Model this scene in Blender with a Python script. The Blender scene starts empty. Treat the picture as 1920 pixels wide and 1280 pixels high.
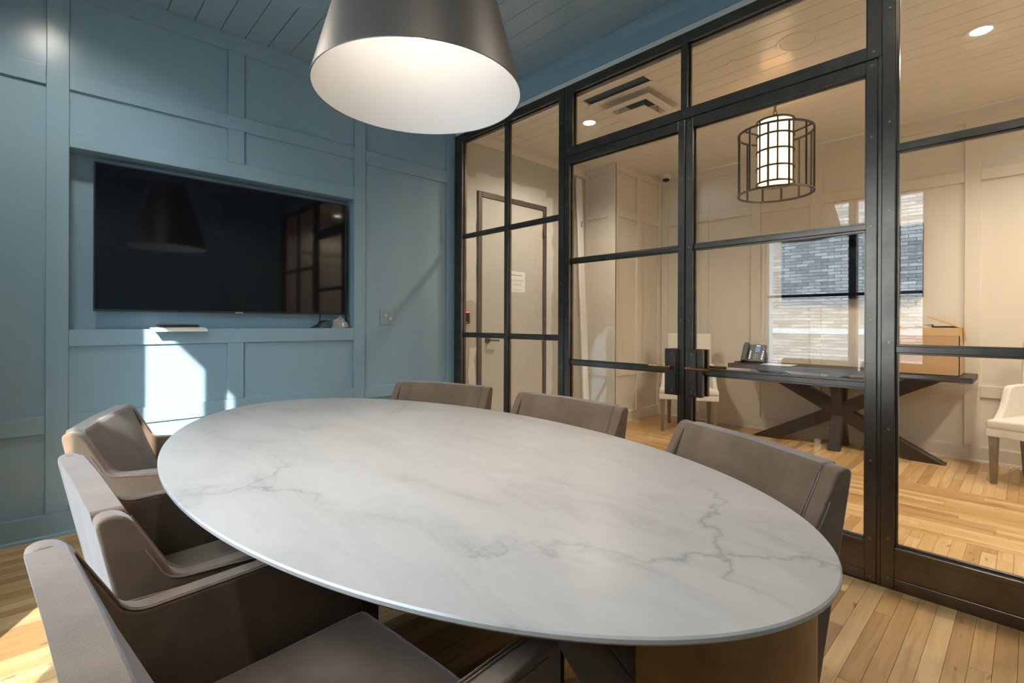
import bpy, bmesh, math, random
from mathutils import Vector, Matrix
random.seed(11)
SC = bpy.context.scene
COL = SC.collection
R = math.radians

# ------------------------------------------------------------------ camera
CAM = Vector((-2.6839, -3.6093, 1.16)); YAW = 46.655; ROLL = 0.2218; FPX = 920.22; YH = 605.19
cd = bpy.data.cameras.new('camera'); cam = bpy.data.objects.new('camera', cd); COL.objects.link(cam)
cd.sensor_width = 36; cd.lens = 36 * FPX / 1920; cd.shift_y = (YH - 640) / 1920; cd.clip_start = 0.02; cd.clip_end = 200
cam.matrix_world = Matrix.Translation(CAM) @ Matrix.Rotation(R(YAW - 90), 4, 'Z') @ Matrix.Rotation(R(90), 4, 'X') @ Matrix.Rotation(R(ROLL), 4, 'Z')
SC.camera = cam

# ------------------------------------------------------------------ world, sun, exposure
W = bpy.data.worlds.new('sky'); SC.world = W; W.use_nodes = True
bg = W.node_tree.nodes['Background']; bg.inputs[0].default_value = (0.70, 0.85, 1.0, 1); bg.inputs[1].default_value = 13.0
sl = bpy.data.lights.new('sun', 'SUN'); so = bpy.data.objects.new('sun', sl); COL.objects.link(so)
sl.energy = 9.5; sl.angle = R(0.6); sl.color = (1.0, 0.96, 0.90)
SUN = Vector((1.0, 1.9, -1.15)); so.rotation_euler = SUN.to_track_quat('-Z', 'Y').to_euler(); so.location = (-8, -12, 9)
SC.view_settings.view_transform = 'Standard'; SC.view_settings.look = 'None'
SC.view_settings.gamma = 1; SC.view_settings.use_curve_mapping = False
SC.view_settings.exposure = 0.8
WARM = (1.0, 0.87, 0.70); COOL = (1.0, .93, .84)

# ------------------------------------------------------------------ materials
MATS = {}
def mat(name, color=(.5, .5, .5), rough=.5, metal=0., **kw):
    m = bpy.data.materials.new(name); m.use_nodes = True; MATS[name] = m
    b = m.node_tree.nodes['Principled BSDF']
    b.inputs['Base Color'].default_value = (*color, 1); b.inputs['Roughness'].default_value = rough; b.inputs['Metallic'].default_value = metal
    for k, v in kw.items(): b.inputs[k.replace('_', ' ')].default_value = v
    return m
class NT:
    def __init__(s, m): s.t = m.node_tree; s.b = s.t.nodes['Principled BSDF']
    def n(s, t, **kw):
        x = s.t.nodes.new(t)
        for k, v in kw.items():
            if k.startswith('i_'): x.inputs[k[2:].replace('_', ' ')].default_value = v
            else: setattr(x, k, v)
        return x
    def l(s, a, b): s.t.links.new(a, b)
    def ramp(s, src, stops):
        r = s.n('ShaderNodeValToRGB'); e = r.color_ramp.elements
        while len(e) < len(stops): e.new(.5)
        for q, (p, c) in zip(e, stops): q.position = p; q.color = (*c, 1) if len(c) == 3 else c
        s.l(src, r.inputs[0]); return r
    def mapping(s, src, scale, rot=(0, 0, 0)):
        m = s.n('ShaderNodeMapping'); m.inputs['Scale'].default_value = scale; m.inputs['Rotation'].default_value = rot; s.l(src, m.inputs[0]); return m.outputs[0]
    def mix(s, fac, a, b, mode='MIX'):
        m = s.n('ShaderNodeMix', data_type='RGBA', blend_type=mode)
        for sock, v in ((m.inputs[0], fac), (m.inputs[6], a), (m.inputs[7], b)):
            if hasattr(v, 'links'): s.l(v, sock)
            else: sock.default_value = v if not isinstance(v, tuple) else (*v, 1)[:4]
        return m.outputs[2]
    def bump(s, h, strength=.2, dist=.01):
        b = s.n('ShaderNodeBump'); b.inputs['Strength'].default_value = strength; b.inputs['Distance'].default_value = dist
        s.l(h, b.inputs['Height']); s.l(b.outputs[0], s.b.inputs['Normal'])
def painted(name, color, rough, bumps=.05, scale=26):
    m = mat(name, color, rough); t = NT(m)
    co = t.n('ShaderNodeTexCoord'); mp = t.mapping(co.outputs['Object'], (scale, scale, scale * .25))
    nz = t.n('ShaderNodeTexNoise', i_Scale=1., i_Detail=3.); t.l(mp, nz.inputs['Vector']); t.bump(nz.outputs[0], bumps, .004)
    return m
painted('blue_paint', (.270, .405, .480), .22)
painted('blue_ceiling_paint', (.290, .415, .475), .24)
painted('cream_paint', (.72, .66, .56), .42)
painted('cream_ceiling_paint', (.78, .725, .63), .22)
mat('door_paint', (.54, .515, .465), .45)
painted('plaster_wall', (.50, .47, .415), .6, .12, 9)
mat('plaster', (.66, .655, .63), .75)
mat('white_trim', (.76, .75, .71), .5)
mat('groove', (.05, .06, .06), .8)
def oak(name, along):
    m = mat(name, (.5, .33, .18), .36); t = NT(m)
    g = t.n('ShaderNodeNewGeometry'); oi = t.n('ShaderNodeObjectInfo')
    off = t.n('ShaderNodeVectorMath', operation='MULTIPLY_ADD')
    cmb = t.n('ShaderNodeCombineXYZ')
    for k in range(3): t.l(oi.outputs['Random'], cmb.inputs[k])
    off.inputs[1].default_value = (31, 17, 5); t.l(cmb.outputs[0], off.inputs[0]); t.l(g.outputs['Position'], off.inputs[2])
    sc = (1.6, 22, 3) if along == 'x' else (22, 1.6, 3)
    mp = t.mapping(off.outputs[0], sc)
    n1 = t.n('ShaderNodeTexNoise', i_Scale=1.2, i_Detail=6., i_Roughness=.6, i_Distortion=.9); t.l(mp, n1.inputs['Vector'])
    base = t.ramp(oi.outputs['Random'], [(0, (.42, .245, .10)), (.35, (.52, .318, .138)), (.65, (.61, .395, .185)), (1, (.69, .485, .255))])
    grain = t.ramp(n1.outputs[0], [(.30, (.74, .70, .64)), (.5, (.95, .94, .92)), (.7, (1.08, 1.08, 1.08))])
    c = t.mix(1., base.outputs[0], grain.outputs[0], 'MULTIPLY')
    mp2 = t.mapping(off.outputs[0], (3.0, 9, 3) if along == 'x' else (9, 3.0, 3))
    n2 = t.n('ShaderNodeTexNoise', i_Scale=1.0, i_Detail=4., i_Roughness=.55, i_Distortion=2.2); t.l(mp2, n2.inputs['Vector'])
    knot = t.ramp(n2.outputs[0], [(.655, (0, 0, 0)), (.70, (1, 1, 1)), (.745, (0, 0, 0))])
    c = t.mix(knot.outputs[0], c, (.20, .115, .055)); t.l(c, t.b.inputs['Base Color'])
    t.bump(n1.outputs[0], .08, .003)
oak('oak_x', 'x'); oak('oak_y', 'y')
# marble
m = mat('marble', (.7, .68, .66), .30); t = NT(m); co = t.n('ShaderNodeTexCoord')
nd = t.n('ShaderNodeTexNoise', i_Scale=2.2, i_Detail=6., i_Roughness=.62); t.l(co.outputs['Object'], nd.inputs['Vector'])
va = t.n('ShaderNodeVectorMath', operation='MULTIPLY_ADD'); va.inputs[1].default_value = (.55, .55, .55); t.l(nd.outputs['Color'], va.inputs[0]); t.l(co.outputs['Object'], va.inputs[2])
vo = t.n('ShaderNodeTexVoronoi', feature='DISTANCE_TO_EDGE', i_Scale=1.35); t.l(t.mapping(va.outputs[0], (1., .8, 1.)), vo.inputs['Vector'])
vein = t.ramp(vo.outputs['Distance'], [(0, (.75, .75, .75)), (.006, (.3, .3, .3)), (.02, (0, 0, 0))])
nm = t.n('ShaderNodeTexNoise', i_Scale=1.9, i_Detail=3.); t.l(co.outputs['Object'], nm.inputs['Vector'])
vm = t.ramp(nm.outputs[0], [(.44, (0, 0, 0)), (.62, (1, 1, 1))])
vf = t.mix(1., vein.outputs[0], vm.outputs[0], 'MULTIPLY')
nc = t.n('ShaderNodeTexNoise', i_Scale=5., i_Detail=7., i_Roughness=.66, i_Distortion=.8); t.l(t.mapping(co.outputs['Object'], (1.6, .55, 1), (0, 0, .5)), nc.inputs['Vector'])
cl = t.ramp(nc.outputs[0], [(.30, (.295, .274, .252)), (.43, (.365, .340, .315)), (.60, (.405, .377, .350))])
c = t.mix(vf, cl.outputs[0], (.16, .155, .15)); t.l(c, t.b.inputs['Base Color'])
# velvet, linen
def cloth(name, a, b, sheen, scale, rough=.85):
    m = mat(name, a, rough, Sheen_Weight=sheen, Sheen_Roughness=.38); t = NT(m); co = t.n('ShaderNodeTexCoord')
    n1 = t.n('ShaderNodeTexNoise', i_Scale=scale, i_Detail=5., i_Roughness=.65); t.l(co.outputs['Object'], n1.inputs['Vector'])
    r = t.ramp(n1.outputs[0], [(.3, a), (.7, b)]); t.l(r.outputs[0], t.b.inputs['Base Color'])
    n2 = t.n('ShaderNodeTexNoise', i_Scale=420., i_Detail=2.); t.l(co.outputs['Object'], n2.inputs['Vector']); t.bump(n2.outputs[0], .25, .003)
    t.b.inputs['Sheen Tint'].default_value = (.86, .92, 1, 1)
cloth('taupe_velvet', (.112, .068, .037), (.172, .110, .066), .45, 7.)
cloth('taupe_piping', (.14, .095, .06), (.19, .14, .10), .3, 30.)
cloth('white_linen', (.66, .62, .56), (.74, .70, .64), .15, 12.)
# steel
m = mat('dark_steel', (.10, .088, .075), .29, .95); t = NT(m); co = t.n('ShaderNodeTexCoord')
nz = t.n('ShaderNodeTexNoise', i_Scale=9., i_Detail=6., i_Roughness=.7); t.l(co.outputs['Object'], nz.inputs['Vector'])
t.l(t.ramp(nz.outputs[0], [(.3, (.125, .112, .098)), (.7, (.185, .163, .142))]).outputs[0], t.b.inputs['Base Color'])
mat('screw_steel', (.30, .28, .26), .35, .9)
mat('black_rubber', (.012, .012, .013), .7)
m = mat('bronze_plate', (.16, .085, .032), .42, .8); t = NT(m); co = t.n('ShaderNodeTexCoord')
nz = t.n('ShaderNodeTexNoise', i_Scale=5., i_Detail=7., i_Roughness=.7); t.l(co.outputs['Object'], nz.inputs['Vector'])
t.l(t.ramp(nz.outputs[0], [(.3, (.10, .055, .022)), (.7, (.24, .13, .05))]).outputs[0], t.b.inputs['Base Color'])
mat('shade_metal', (.215, .188, .165), .46, .8)
mat('shade_white', (.62, .61, .60), .55)
mat('lever_bronze', (.20, .115, .065), .32, .9)
mat('dark_wood', (.024, .018, .014), .38)
mat('console_wood', (.030, .022, .017), .42); mat('grey_wood', (.22, .175, .125), .55)
mat('iron', (.085, .07, .055), .5, .6)
mat('screen_black', (.004, .005, .007), .05)
mat('plastic_black', (.018, .018, .02), .38)
mat('plastic_white', (.74, .73, .70), .4)
mat('plastic_grey', (.30, .37, .41), .4)
mat('silver', (.6, .6, .6), .3, .9)
mat('paper', (.82, .80, .77), .8)
mat('ink', (.22, .20, .19), .8)
mat('cardboard', (.52, .33, .16), .85); mat('cardboard_tape', (.62, .42, .20), .5)
mat('green_label', (.05, .22, .12), .6); mat('green_plastic', (.02, .22, .06), .4)
mat('door_frame_bronze', (.14, .105, .075), .45, .5)
mat('duct_dark', (.05, .055, .06), .8)
mat('stone_band', (.50, .51, .52), .8)
mat('asphalt', (.16, .16, .17), .9)
mat('window_frame_black', (.012, .014, .016), .4)
mat('crumpled_film', (.36, .34, .33), .22, 0.)
def emit(name, color, strength):
    m = mat(name, color, .5); b = m.node_tree.nodes['Principled BSDF']
    b.inputs['Emission Color'].default_value = (*color, 1); b.inputs['Emission Strength'].default_value = strength
emit('can_glow', (1., .86, .66), 22.); emit('bulb_glow', (1., .90, .76), 60.); emit('linen_glow', (1., .77, .48), 1.3)
emit('red_led', (1., .05, .03), 4.); emit('phone_lcd', (.10, .20, .42), .35)
# clear glass: thin pane, Schlick reflectance per face
m = bpy.data.materials.new('clear_glass'); m.use_nodes = True; MATS['clear_glass'] = m; nt = m.node_tree; nt.nodes.clear()
o = nt.nodes.new('ShaderNodeOutputMaterial'); mx = nt.nodes.new('ShaderNodeMixShader'); tr = nt.nodes.new('ShaderNodeBsdfTransparent'); gl = nt.nodes.new('ShaderNodeBsdfGlossy')
gl.inputs['Roughness'].default_value = 0.0; gl.inputs['Color'].default_value = (.98, 1, 1, 1); tr.inputs[0].default_value = (.985, .99, .988, 1)
ge = nt.nodes.new('ShaderNodeNewGeometry'); dp = nt.nodes.new('ShaderNodeVectorMath'); dp.operation = 'DOT_PRODUCT'
nt.links.new(ge.outputs['Incoming'], dp.inputs[0]); nt.links.new(ge.outputs['Normal'], dp.inputs[1])
def mth(op, a, b=None):
    x = nt.nodes.new('ShaderNodeMath'); x.operation = op
    for i, v in enumerate((a, b)):
        if v is None: continue
        if hasattr(v, 'links'): nt.links.new(v, x.inputs[i])
        else: x.inputs[i].default_value = v
    return x.outputs[0]
f = mth('ADD', mth('MULTIPLY', mth('POWER', mth('SUBTRACT', 1., mth('ABSOLUTE', dp.outputs['Value'])), 5.), .95), .05)
nt.links.new(f, mx.inputs[0]); nt.links.new(tr.outputs[0], mx.inputs[1]); nt.links.new(gl.outputs[0], mx.inputs[2]); nt.links.new(mx.outputs[0], o.inputs[0])
# brick of the building outside
m = mat('brick_facade', (.4, .35, .3), .9); t = NT(m); co = t.n('ShaderNodeTexCoord')
bk = t.n('ShaderNodeTexBrick', i_Scale=1., i_Mortar_Size=.008, i_Brick_Width=.30, i_Row_Height=.085)
bk.inputs['Color1'].default_value = (.46, .42, .38, 1); bk.inputs['Color2'].default_value = (.22, .20, .185, 1); bk.inputs['Mortar'].default_value = (.10, .095, .09, 1)
sp = t.n('ShaderNodeSeparateXYZ'); cb = t.n('ShaderNodeCombineXYZ'); t.l(co.outputs['Object'], sp.inputs[0]); t.l(sp.outputs[1], cb.inputs[0]); t.l(sp.outputs[2], cb.inputs[1])
t.l(cb.outputs[0], bk.inputs['Vector']); t.l(bk.outputs['Color'], t.b.inputs['Base Color']); t.bump(bk.outputs['Fac'], -.4, .01)

# ------------------------------------------------------------------ mesh helpers
def finish(name, bm, m, parent=None, smooth=True, angle=35, weighted=False):
    bmesh.ops.recalc_face_normals(bm, faces=bm.faces)
    me = bpy.data.meshes.new(name); bm.to_mesh(me); bm.free()
    if isinstance(m, str): m = [m]
    for q in m: me.materials.append(MATS[q])
    if smooth:
        me.shade_smooth(); me.set_sharp_from_angle(angle=R(angle))
    ob = bpy.data.objects.new(name, me); COL.objects.link(ob)
    if weighted:
        w = ob.modifiers.new('weighted_normal', 'WEIGHTED_NORMAL'); w.keep_sharp = True; w.weight = 100
    if parent: ob.parent = parent
    return ob
def bm_box(bm, x0, x1, y0, y1, z0, z1, bev=0., seg=2):
    r = bmesh.ops.create_cube(bm, size=1.)
    vs = r['verts']
    bmesh.ops.scale(bm, vec=(x1 - x0, y1 - y0, z1 - z0), verts=vs); bmesh.ops.translate(bm, vec=((x0 + x1) / 2, (y0 + y1) / 2, (z0 + z1) / 2), verts=vs)
    if bev > 0:
        es = list({e for v in vs for e in v.link_edges})
        bmesh.ops.bevel(bm, geom=es, offset=bev, segments=seg, profile=.5, affect='EDGES', clamp_overlap=True)
def box(name, x0, x1, y0, y1, z0, z1, m, parent=None, bev=0., seg=2, off=None):
    bm = bmesh.new(); x0, x1 = sorted((x0, x1)); y0, y1 = sorted((y0, y1)); z0, z1 = sorted((z0, z1))
    bm_box(bm, x0, x1, y0, y1, z0, z1, bev, seg)
    if off is not None: bmesh.ops.translate(bm, vec=-Vector(off), verts=bm.verts)
    return finish(name, bm, m, parent, bev > 0, 35, bev > 0)
def bm_prism(bm, pts, axis, a, b):
    """extrude closed 2D outline along axis ('x','y','z') from a to b"""
    def P(u, v, w): return {'x': (w, u, v), 'y': (u, w, v), 'z': (u, v, w)}[axis]
    A = [bm.verts.new(P(u, v, a)) for u, v in pts]; B = [bm.verts.new(P(u, v, b)) for u, v in pts]
    n = len(pts); bm.faces.new(A); bm.faces.new(B[::-1])
    for i in range(n): bm.faces.new((A[i], B[i], B[(i + 1) % n], A[(i + 1) % n]))
def prism(name, pts, axis, a, b, m, parent=None, bev=0., seg=2, xf=None):
    bm = bmesh.new(); bm_prism(bm, pts, axis, a, b)
    if bev: 
        bmesh.ops.recalc_face_normals(bm, faces=bm.faces)
        es = [e for e in bm.edges if len(e.link_faces) == 2 and e.calc_face_angle(0) > .5]
        bmesh.ops.bevel(bm, geom=es, offset=bev, segments=seg, profile=.5, affect='EDGES', clamp_overlap=True)
    if xf: bmesh.ops.transform(bm, matrix=xf, verts=bm.verts)
    return finish(name, bm, m, parent, True, 40, bev > 0)
def bm_lathe(bm, prof, n=48, c=(0, 0, 0), closed=False):
    rings = []
    for r, z in prof:
        if r < 1e-6: rings.append([bm.verts.new((c[0], c[1], c[2] + z))])
        else: rings.append([bm.verts.new((c[0] + r * math.cos(2 * math.pi * i / n), c[1] + r * math.sin(2 * math.pi * i / n), c[2] + z)) for i in range(n)])
    seq = list(zip(rings, rings[1:])) + ([(rings[-1], rings[0])] if closed else [])
    for A, B in seq:
        for i in range(n):
            j = (i + 1) % n
            if len(A) == 1 and len(B) == 1: continue
            if len(A) == 1: bm.faces.new((A[0], B[i], B[j]))
            elif len(B) == 1: bm.faces.new((A[i], B[0], A[j]))
            else: bm.faces.new((A[i], B[i], B[j], A[j]))
def lathe(name, prof, m, parent=None, n=48, c=(0, 0, 0), closed=False, angle=35):
    bm = bmesh.new(); bm_lathe(bm, prof, n, c, closed); return finish(name, bm, m, parent, True, angle)
def bm_tube(bm, pts, r, n=8, closed=False, sq=None):
    pts = [Vector(p) for p in pts]; rings = []; N = len(pts); up = None
    for i, p in enumerate(pts):
        a = pts[(i - 1) % N] if (closed or i > 0) else p; b = pts[(i + 1) % N] if (closed or i < N - 1) else p
        d = (b - a).normalized()
        if up is None: up = Vector((0, 0, 1)) if abs(d.z) < .9 else Vector((1, 0, 0))
        s = d.cross(up).normalized(); u = s.cross(d).normalized(); up = u
        if sq:
            w, h = sq; rings.append([bm.verts.new(p + s * x * w / 2 + u * y * h / 2) for x, y in ((-1, -1), (1, -1), (1, 1), (-1, 1))])
        else: rings.append([bm.verts.new(p + (s * math.cos(2 * math.pi * k / n) + u * math.sin(2 * math.pi * k / n)) * r) for k in range(n)])
    n = len(rings[0])
    for i in range(N if closed else N - 1):
        A, B = rings[i], rings[(i + 1) % N]
        for k in range(n): bm.faces.new((A[k], A[(k + 1) % n], B[(k + 1) % n], B[k]))
    if not closed: bm.faces.new(rings[0]); bm.faces.new(rings[-1][::-1])
def tube(name, pts, r, m, parent=None, n=8, closed=False, sq=None):
    bm = bmesh.new(); bm_tube(bm, pts, r, n, closed, sq); return finish(name, bm, m, parent)
def circle(r, z, n=48, c=(0, 0)): return [(c[0] + r * math.cos(2 * math.pi * i / n), c[1] + r * math.sin(2 * math.pi * i / n), z) for i in range(n)]
def tag(o, label=None, cat=None, group=None, kind=None):
    if label: o['label'] = label
    if cat: o['category'] = cat
    if group: o['group'] = group
    if kind: o['kind'] = kind
    return o
def root(name, loc=(0, 0, 0), rz=0., **kw):
    e = bpy.data.objects.new(name, None); COL.objects.link(e); e.location = loc; e.rotation_euler = (0, 0, R(rz)); e.empty_display_size = .1
    return tag(e, **kw)
def dup(src, loc, rz, **kw):
    c = src.copy(); COL.objects.link(c); c.location = loc; c.rotation_euler = (0, 0, R(rz)); tag(c, **kw)
    for ch in src.children:
        d = ch.copy(); COL.objects.link(d); d.parent = c
        for g in ch.children:
            h = g.copy(); COL.objects.link(h); h.parent = d
    return c
def lamp(name, kind, loc, energy, color, size=.05, parent=None, **kw):
    l = bpy.data.lights.new(name, kind); l.energy = energy; l.color = color
    if kind in ('POINT', 'SPOT'): l.shadow_soft_size = size
    for k, v in kw.items(): setattr(l, k, v)
    ob = bpy.data.objects.new(name, l); COL.objects.link(ob); ob.location = loc
    if parent: ob.parent = parent
    return ob
vv = Vector((math.cos(R(YAW)), math.sin(R(YAW)), 0)); rr = Vector((math.sin(R(YAW)), -math.cos(R(YAW)), 0))

# ------------------------------------------------------------------ room dimensions
XW, YF, ZC = -3.10, -4.45, 3.05          # window wall, wall behind the camera, blue ceiling
XB, YD, YS, ZC2 = 3.03, 0.10, -5.0, 3.0   # second room: far wall, door wall, near side wall, ceiling
BX, BY = 2.02, -0.34                      # boxed-out corner of the second room

# ---- floors with individual planks
UNIT = None
def unit_mesh():
    bm = bmesh.new(); bmesh.ops.create_cube(bm, size=1.); me = bpy.data.meshes.new('plank'); bm.to_mesh(me); bm.free(); return me
PX, PY = unit_mesh(), unit_mesh(); PX.materials.append(MATS['oak_x']); PY.materials.append(MATS['oak_y'])
def floor_planks(fl, areas):
    items = []
    for (x0, x1, y0, y1, d) in areas:
        a0, a1, b0, b1 = (x0, x1, y0, y1) if d == 'x' else (y0, y1, x0, x1)
        nrow = max(1, round((b1 - b0) / .058)); w = (b1 - b0) / nrow
        for k in range(nrow):
            a = a0 - random.random() * .8
            while a < a1:
                L = random.uniform(.45, 1.35); s, e = max(a, a0), min(a + L, a1); a += L
                if e - s < .04: continue
                bb = b0 + (k + .5) * w
                c = ((s + e) / 2, bb) if d == 'x' else (bb, (s + e) / 2)
                items.append((c, (e - s - .0012, w - .0012), d))
    def near(it):
        p = Vector((it[0][0], it[0][1], 0)) - CAM; dep = p.dot(vv)
        if dep < .1: return 1e3
        px = 960 + FPX * p.dot(rr) / dep
        return (0 if -150 < px < 2070 else 50) + dep
    items.sort(key=near)
    for i, (c, s, d) in enumerate(items[:300]):
        o = bpy.data.objects.new('plank', PX if d == 'x' else PY); COL.objects.link(o); o.parent = fl
        o.location = (c[0], c[1], -.006); o.scale = (s[0], s[1], .012) if d == 'x' else (s[1], s[0], .012)
    for d in 'xy':
        bm = bmesh.new(); cnt = 0
        for c, s, dd in items[300:]:
            if dd != d: continue
            sx, sy = s if d == 'x' else s[::-1]; cnt += 1
            bm_box(bm, c[0] - sx / 2, c[0] + sx / 2, c[1] - sy / 2, c[1] + sy / 2, -.012, 0)
        if cnt: finish('plank_field', bm, 'oak_' + d, fl, False)['kind'] = 'stuff'
        else: bm.free()
fl1 = tag(box('floor', XW, .03, YF, 0.02, -.10, -.0125, 'groove'), kind='structure')
floor_planks(fl1, [(XW, .03, YF, .02, 'x')])
fl2 = tag(box('floor', .031, XB + .02, YS, YD + .02, -.10, -.0125, 'groove'), kind='structure')
floor_planks(fl2, [(.031, .865, YS, YD, 'x'), (.865, 1.93, YS, YD, 'y'), (1.93, XB, YS, YD, 'x')])

# ---- ceilings with boards
def boards_ceiling(x0, x1, y0, y1, z, phase, m, gm, th=.12, holes=()):
    c = tag(box('ceiling', x0, x1, y0, y1, z + .014, z + th, gm), kind='structure')
    pitch = .1425; k0 = math.ceil((x0 - phase) / pitch) - 1; k = k0
    while True:
        a = phase + k * pitch; b = a + pitch; k += 1
        if a >= x1: break
        a, b = max(a, x0), min(b, x1)
        if b - a < .01: continue
        segs = [(y0, y1)]
        for hx0, hx1, hy0, hy1 in holes:
            if b > hx0 and a < hx1: segs = [q for s in segs for q in ((s[0], min(s[1], hy0)), (max(s[0], hy1), s[1])) if q[1] - q[0] > .01]
        for s in segs: box('ceiling_board', a + .0018, b - .0018, s[0], s[1], z, z + .014, m, c, .0015, 1)
    return c
ceil1 = boards_ceiling(XW, 0.02, YF, .02, ZC, -2.164, 'blue_ceiling_paint', 'groove')
ceil2 = boards_ceiling(.10, XB, YS, YD, ZC2, .10, 'cream_ceiling_paint', 'groove', .17, [(.64, 1.22, -1.62, -1.04)])

# ---- panelled walls
def boards(parent, axis, plane, sgn, rects, m, th=.022, name='rail'):
    """flat boards standing proud of a wall; axis = direction that runs along the wall"""
    for n, u0, u1, z0, z1 in rects:
        d = th - (.0015 if n == 'rail' else 0)
        if axis == 'x': box(n, u0, u1, plane, plane + sgn * d, z0, z1, m, parent, .004, 2)
        else: box(n, plane, plane + sgn * d, u0, u1, z0, z1, m, parent, .004, 2)
def fields(parent, axis, plane, sgn, rects, m):
    for u0, u1, z0, z1 in rects:
        if axis == 'x': box('panel', u0, u1, plane - sgn * .004, plane + sgn * .003, z0, z1, m, parent)
        else: box('panel', plane - sgn * .004, plane + sgn * .003, u0, u1, z0, z1, m, parent)
# TV wall (recessed plane y=0.022, boards flush with y=0)
NX0, NX1, NZ0, NZ1, ND = -2.604, -.962, 1.115, 2.113, .147
bm = bmesh.new()
for q in ((XW - .25, NX0, .022, .32, -.0, 3.2), (NX1, 0.06, .022, .32, 0, 3.2), (NX0, NX1, .022, .32, 0, NZ0 - .012), (NX0, NX1, .022, .32, NZ1 + .012, 3.2), (NX0, NX1, ND, .32, NZ0 - .012, NZ1 + .012)): bm_box(bm, *q)
wb = tag(finish('wall_back', bm, 'blue_paint', None, False), kind='structure')
S = [('stile', XW, -3.02, .126, 2.94), ('stile', -2.697, -2.605, .126, 2.94), ('stile', -.962, -.870, .126, 2.94), ('stile', -.083, 0., .126, 2.94),
     ('stile', -1.834, -1.737, .652, 1.022), ('stile', -1.834, -1.737, .126, .557), ('stile', -1.834, -1.737, 2.208, 2.427), ('stile', -1.834, -1.737, 2.52, 2.94),
     ('rail', XW, 0., 2.94, ZC), ('rail', XW, -2.697, .557, .652), ('rail', XW, -2.697, 2.424, 2.525), ('rail', -2.605, -.962, .557, .652), ('rail', -2.605, -.962, 1.022, NZ0),
     ('rail', -2.605, -.962, NZ1, 2.208), ('rail', -2.605, -.962, 2.427, 2.52), ('rail', -.87, -.083, .557, .650), ('rail', -.87, -.083, 2.414, 2.519)]
boards(wb, 'x', .022, -1, S, 'blue_paint')
fields(wb, 'x', .022, -1, [(-3.02, -2.697, .126, .557), (-3.02, -2.697, .652, 2.424), (-3.02, -2.697, 2.525, 2.94), (-2.605, -1.834, .126, .557), (-1.737, -.962, .126, .557), (-2.605, -1.834, .652, 1.022),
     (-1.737, -.962, .652, 1.022), (-2.605, -1.834, 2.208, 2.427), (-1.737, -.962, 2.208, 2.427), (-2.605, -1.834, 2.52, 2.94), (-1.737, -.962, 2.52, 2.94), (-.87, -.083, .126, .557), (-.87, -.083, .65, 2.414), (-.87, -.083, 2.519, 2.94)], 'blue_paint')
box('niche_shelf', NX0, NX1, .001, ND, NZ0 - .012, NZ0, 'blue_paint', wb, .002, 1)
box('niche_top', NX0, NX1, .001, ND, NZ1, NZ1 + .012, 'blue_paint', wb, .002, 1)
bb = tag(box('baseboard_back', XW, 0., -.002, .022, 0., .126, 'blue_paint', None, .003), kind='structure')
prism('shoe_moulding', [(-.002, 0), (-.018, 0), (-.016, .012), (-.002, .018)], 'x', XW, 0., 'blue_paint', bb)
# window wall (x = XW) with one tall window
WY0, WY1, WZ0, WZ1 = -2.95, -1.54, .15, 2.45
bm = bmesh.new()
for q in ((XW - .25, XW, YF - .1, WY0, 0, 3.2), (XW - .25, XW, WY1, .022, 0, 3.2), (XW - .25, XW, WY0, WY1, 0, WZ0), (XW - .25, XW, WY0, WY1, WZ1, 3.2)): bm_box(bm, *q)
wl = tag(finish('wall_left', bm, 'blue_paint', None, False), kind='structure')
SL = [('rail', YF, 0., 2.94, ZC), ('rail', YF, -3.14, .557, .652), ('rail', YF, -3.14, 2.42, 2.52), ('rail', -1.35, -.09, .557, .652), ('rail', -1.35, -.09, 2.42, 2.52),
      ('stile', -3.14, -2.96, .126, 2.94), ('stile', -1.535, -1.35, .126, 2.94), ('stile', -.09, 0., .126, 2.94), ('stile', YF, YF + .09, .126, 2.94), ('stile', -.75, -.66, .126, 2.94), ('rail', -2.96, -1.535, 2.455, 2.52)]
boards(wl, 'y', XW, 1, SL, 'blue_paint')
tag(box('baseboard_left', XW, XW + .024, YF, 0., 0, .126, 'blue_paint', None, .003), kind='structure')
w4 = root('window_1', (XW - .05, (WY0 + WY1) / 2, WZ0), kind='structure', label='tall black framed window with brick building outside, mirrored in the glass', cat='window')
O4 = (XW - .05, (WY0 + WY1) / 2, WZ0)
def wbar(n, y0, y1, z0, z1, x0=XW - .10, x1=XW): box(n, x0, x1, y0, y1, z0, z1, 'window_frame_black', w4, .003, 1, O4)
wbar('jamb', WY0, WY0 + .035, WZ0, WZ1); wbar('jamb', WY1 - .012, WY1, WZ0, WZ1); wbar('head', WY0, WY1, WZ1 - .045, WZ1); wbar('sill', WY0, WY1, WZ0, WZ0 + .06)
wbar('mullion', -2.40, -2.335, WZ0, WZ1); wbar('glazing_bar', WY0, WY1, 1.45, 1.48, XW - .08, XW - .03)  # horizontal bar added to cast the diagonal shade band in the sun patch
for y0, y1 in ((WY0 + .03, -2.395), (-2.34, WY1 - .01)):
    for z0, z1 in ((WZ0 + .055, 1.443), (1.487, WZ1 - .04)): box('pane', XW - .058, XW - .052, y0, y1, z0, z1, 'clear_glass', w4, 0, 1, O4)
# wall behind the camera
wf = tag(box('wall_front', XW - .25, .06, YF - .25, YF, 0, 3.2, 'blue_paint'), kind='structure')
boards(wf, 'x', YF, 1, [('rail', XW, 0, 2.94, ZC), ('rail', XW, 0, .557, .652), ('rail', XW, 0, 2.42, 2.52)] + [('stile', x, x + .09, .126, 2.94) for x in (XW + .02, -2.3, -1.55, -.8, -.11)], 'blue_paint')
tag(box('baseboard_front', XW, 0, YF, YF + .024, 0, .126, 'blue_paint', None, .003), kind='structure')

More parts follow.
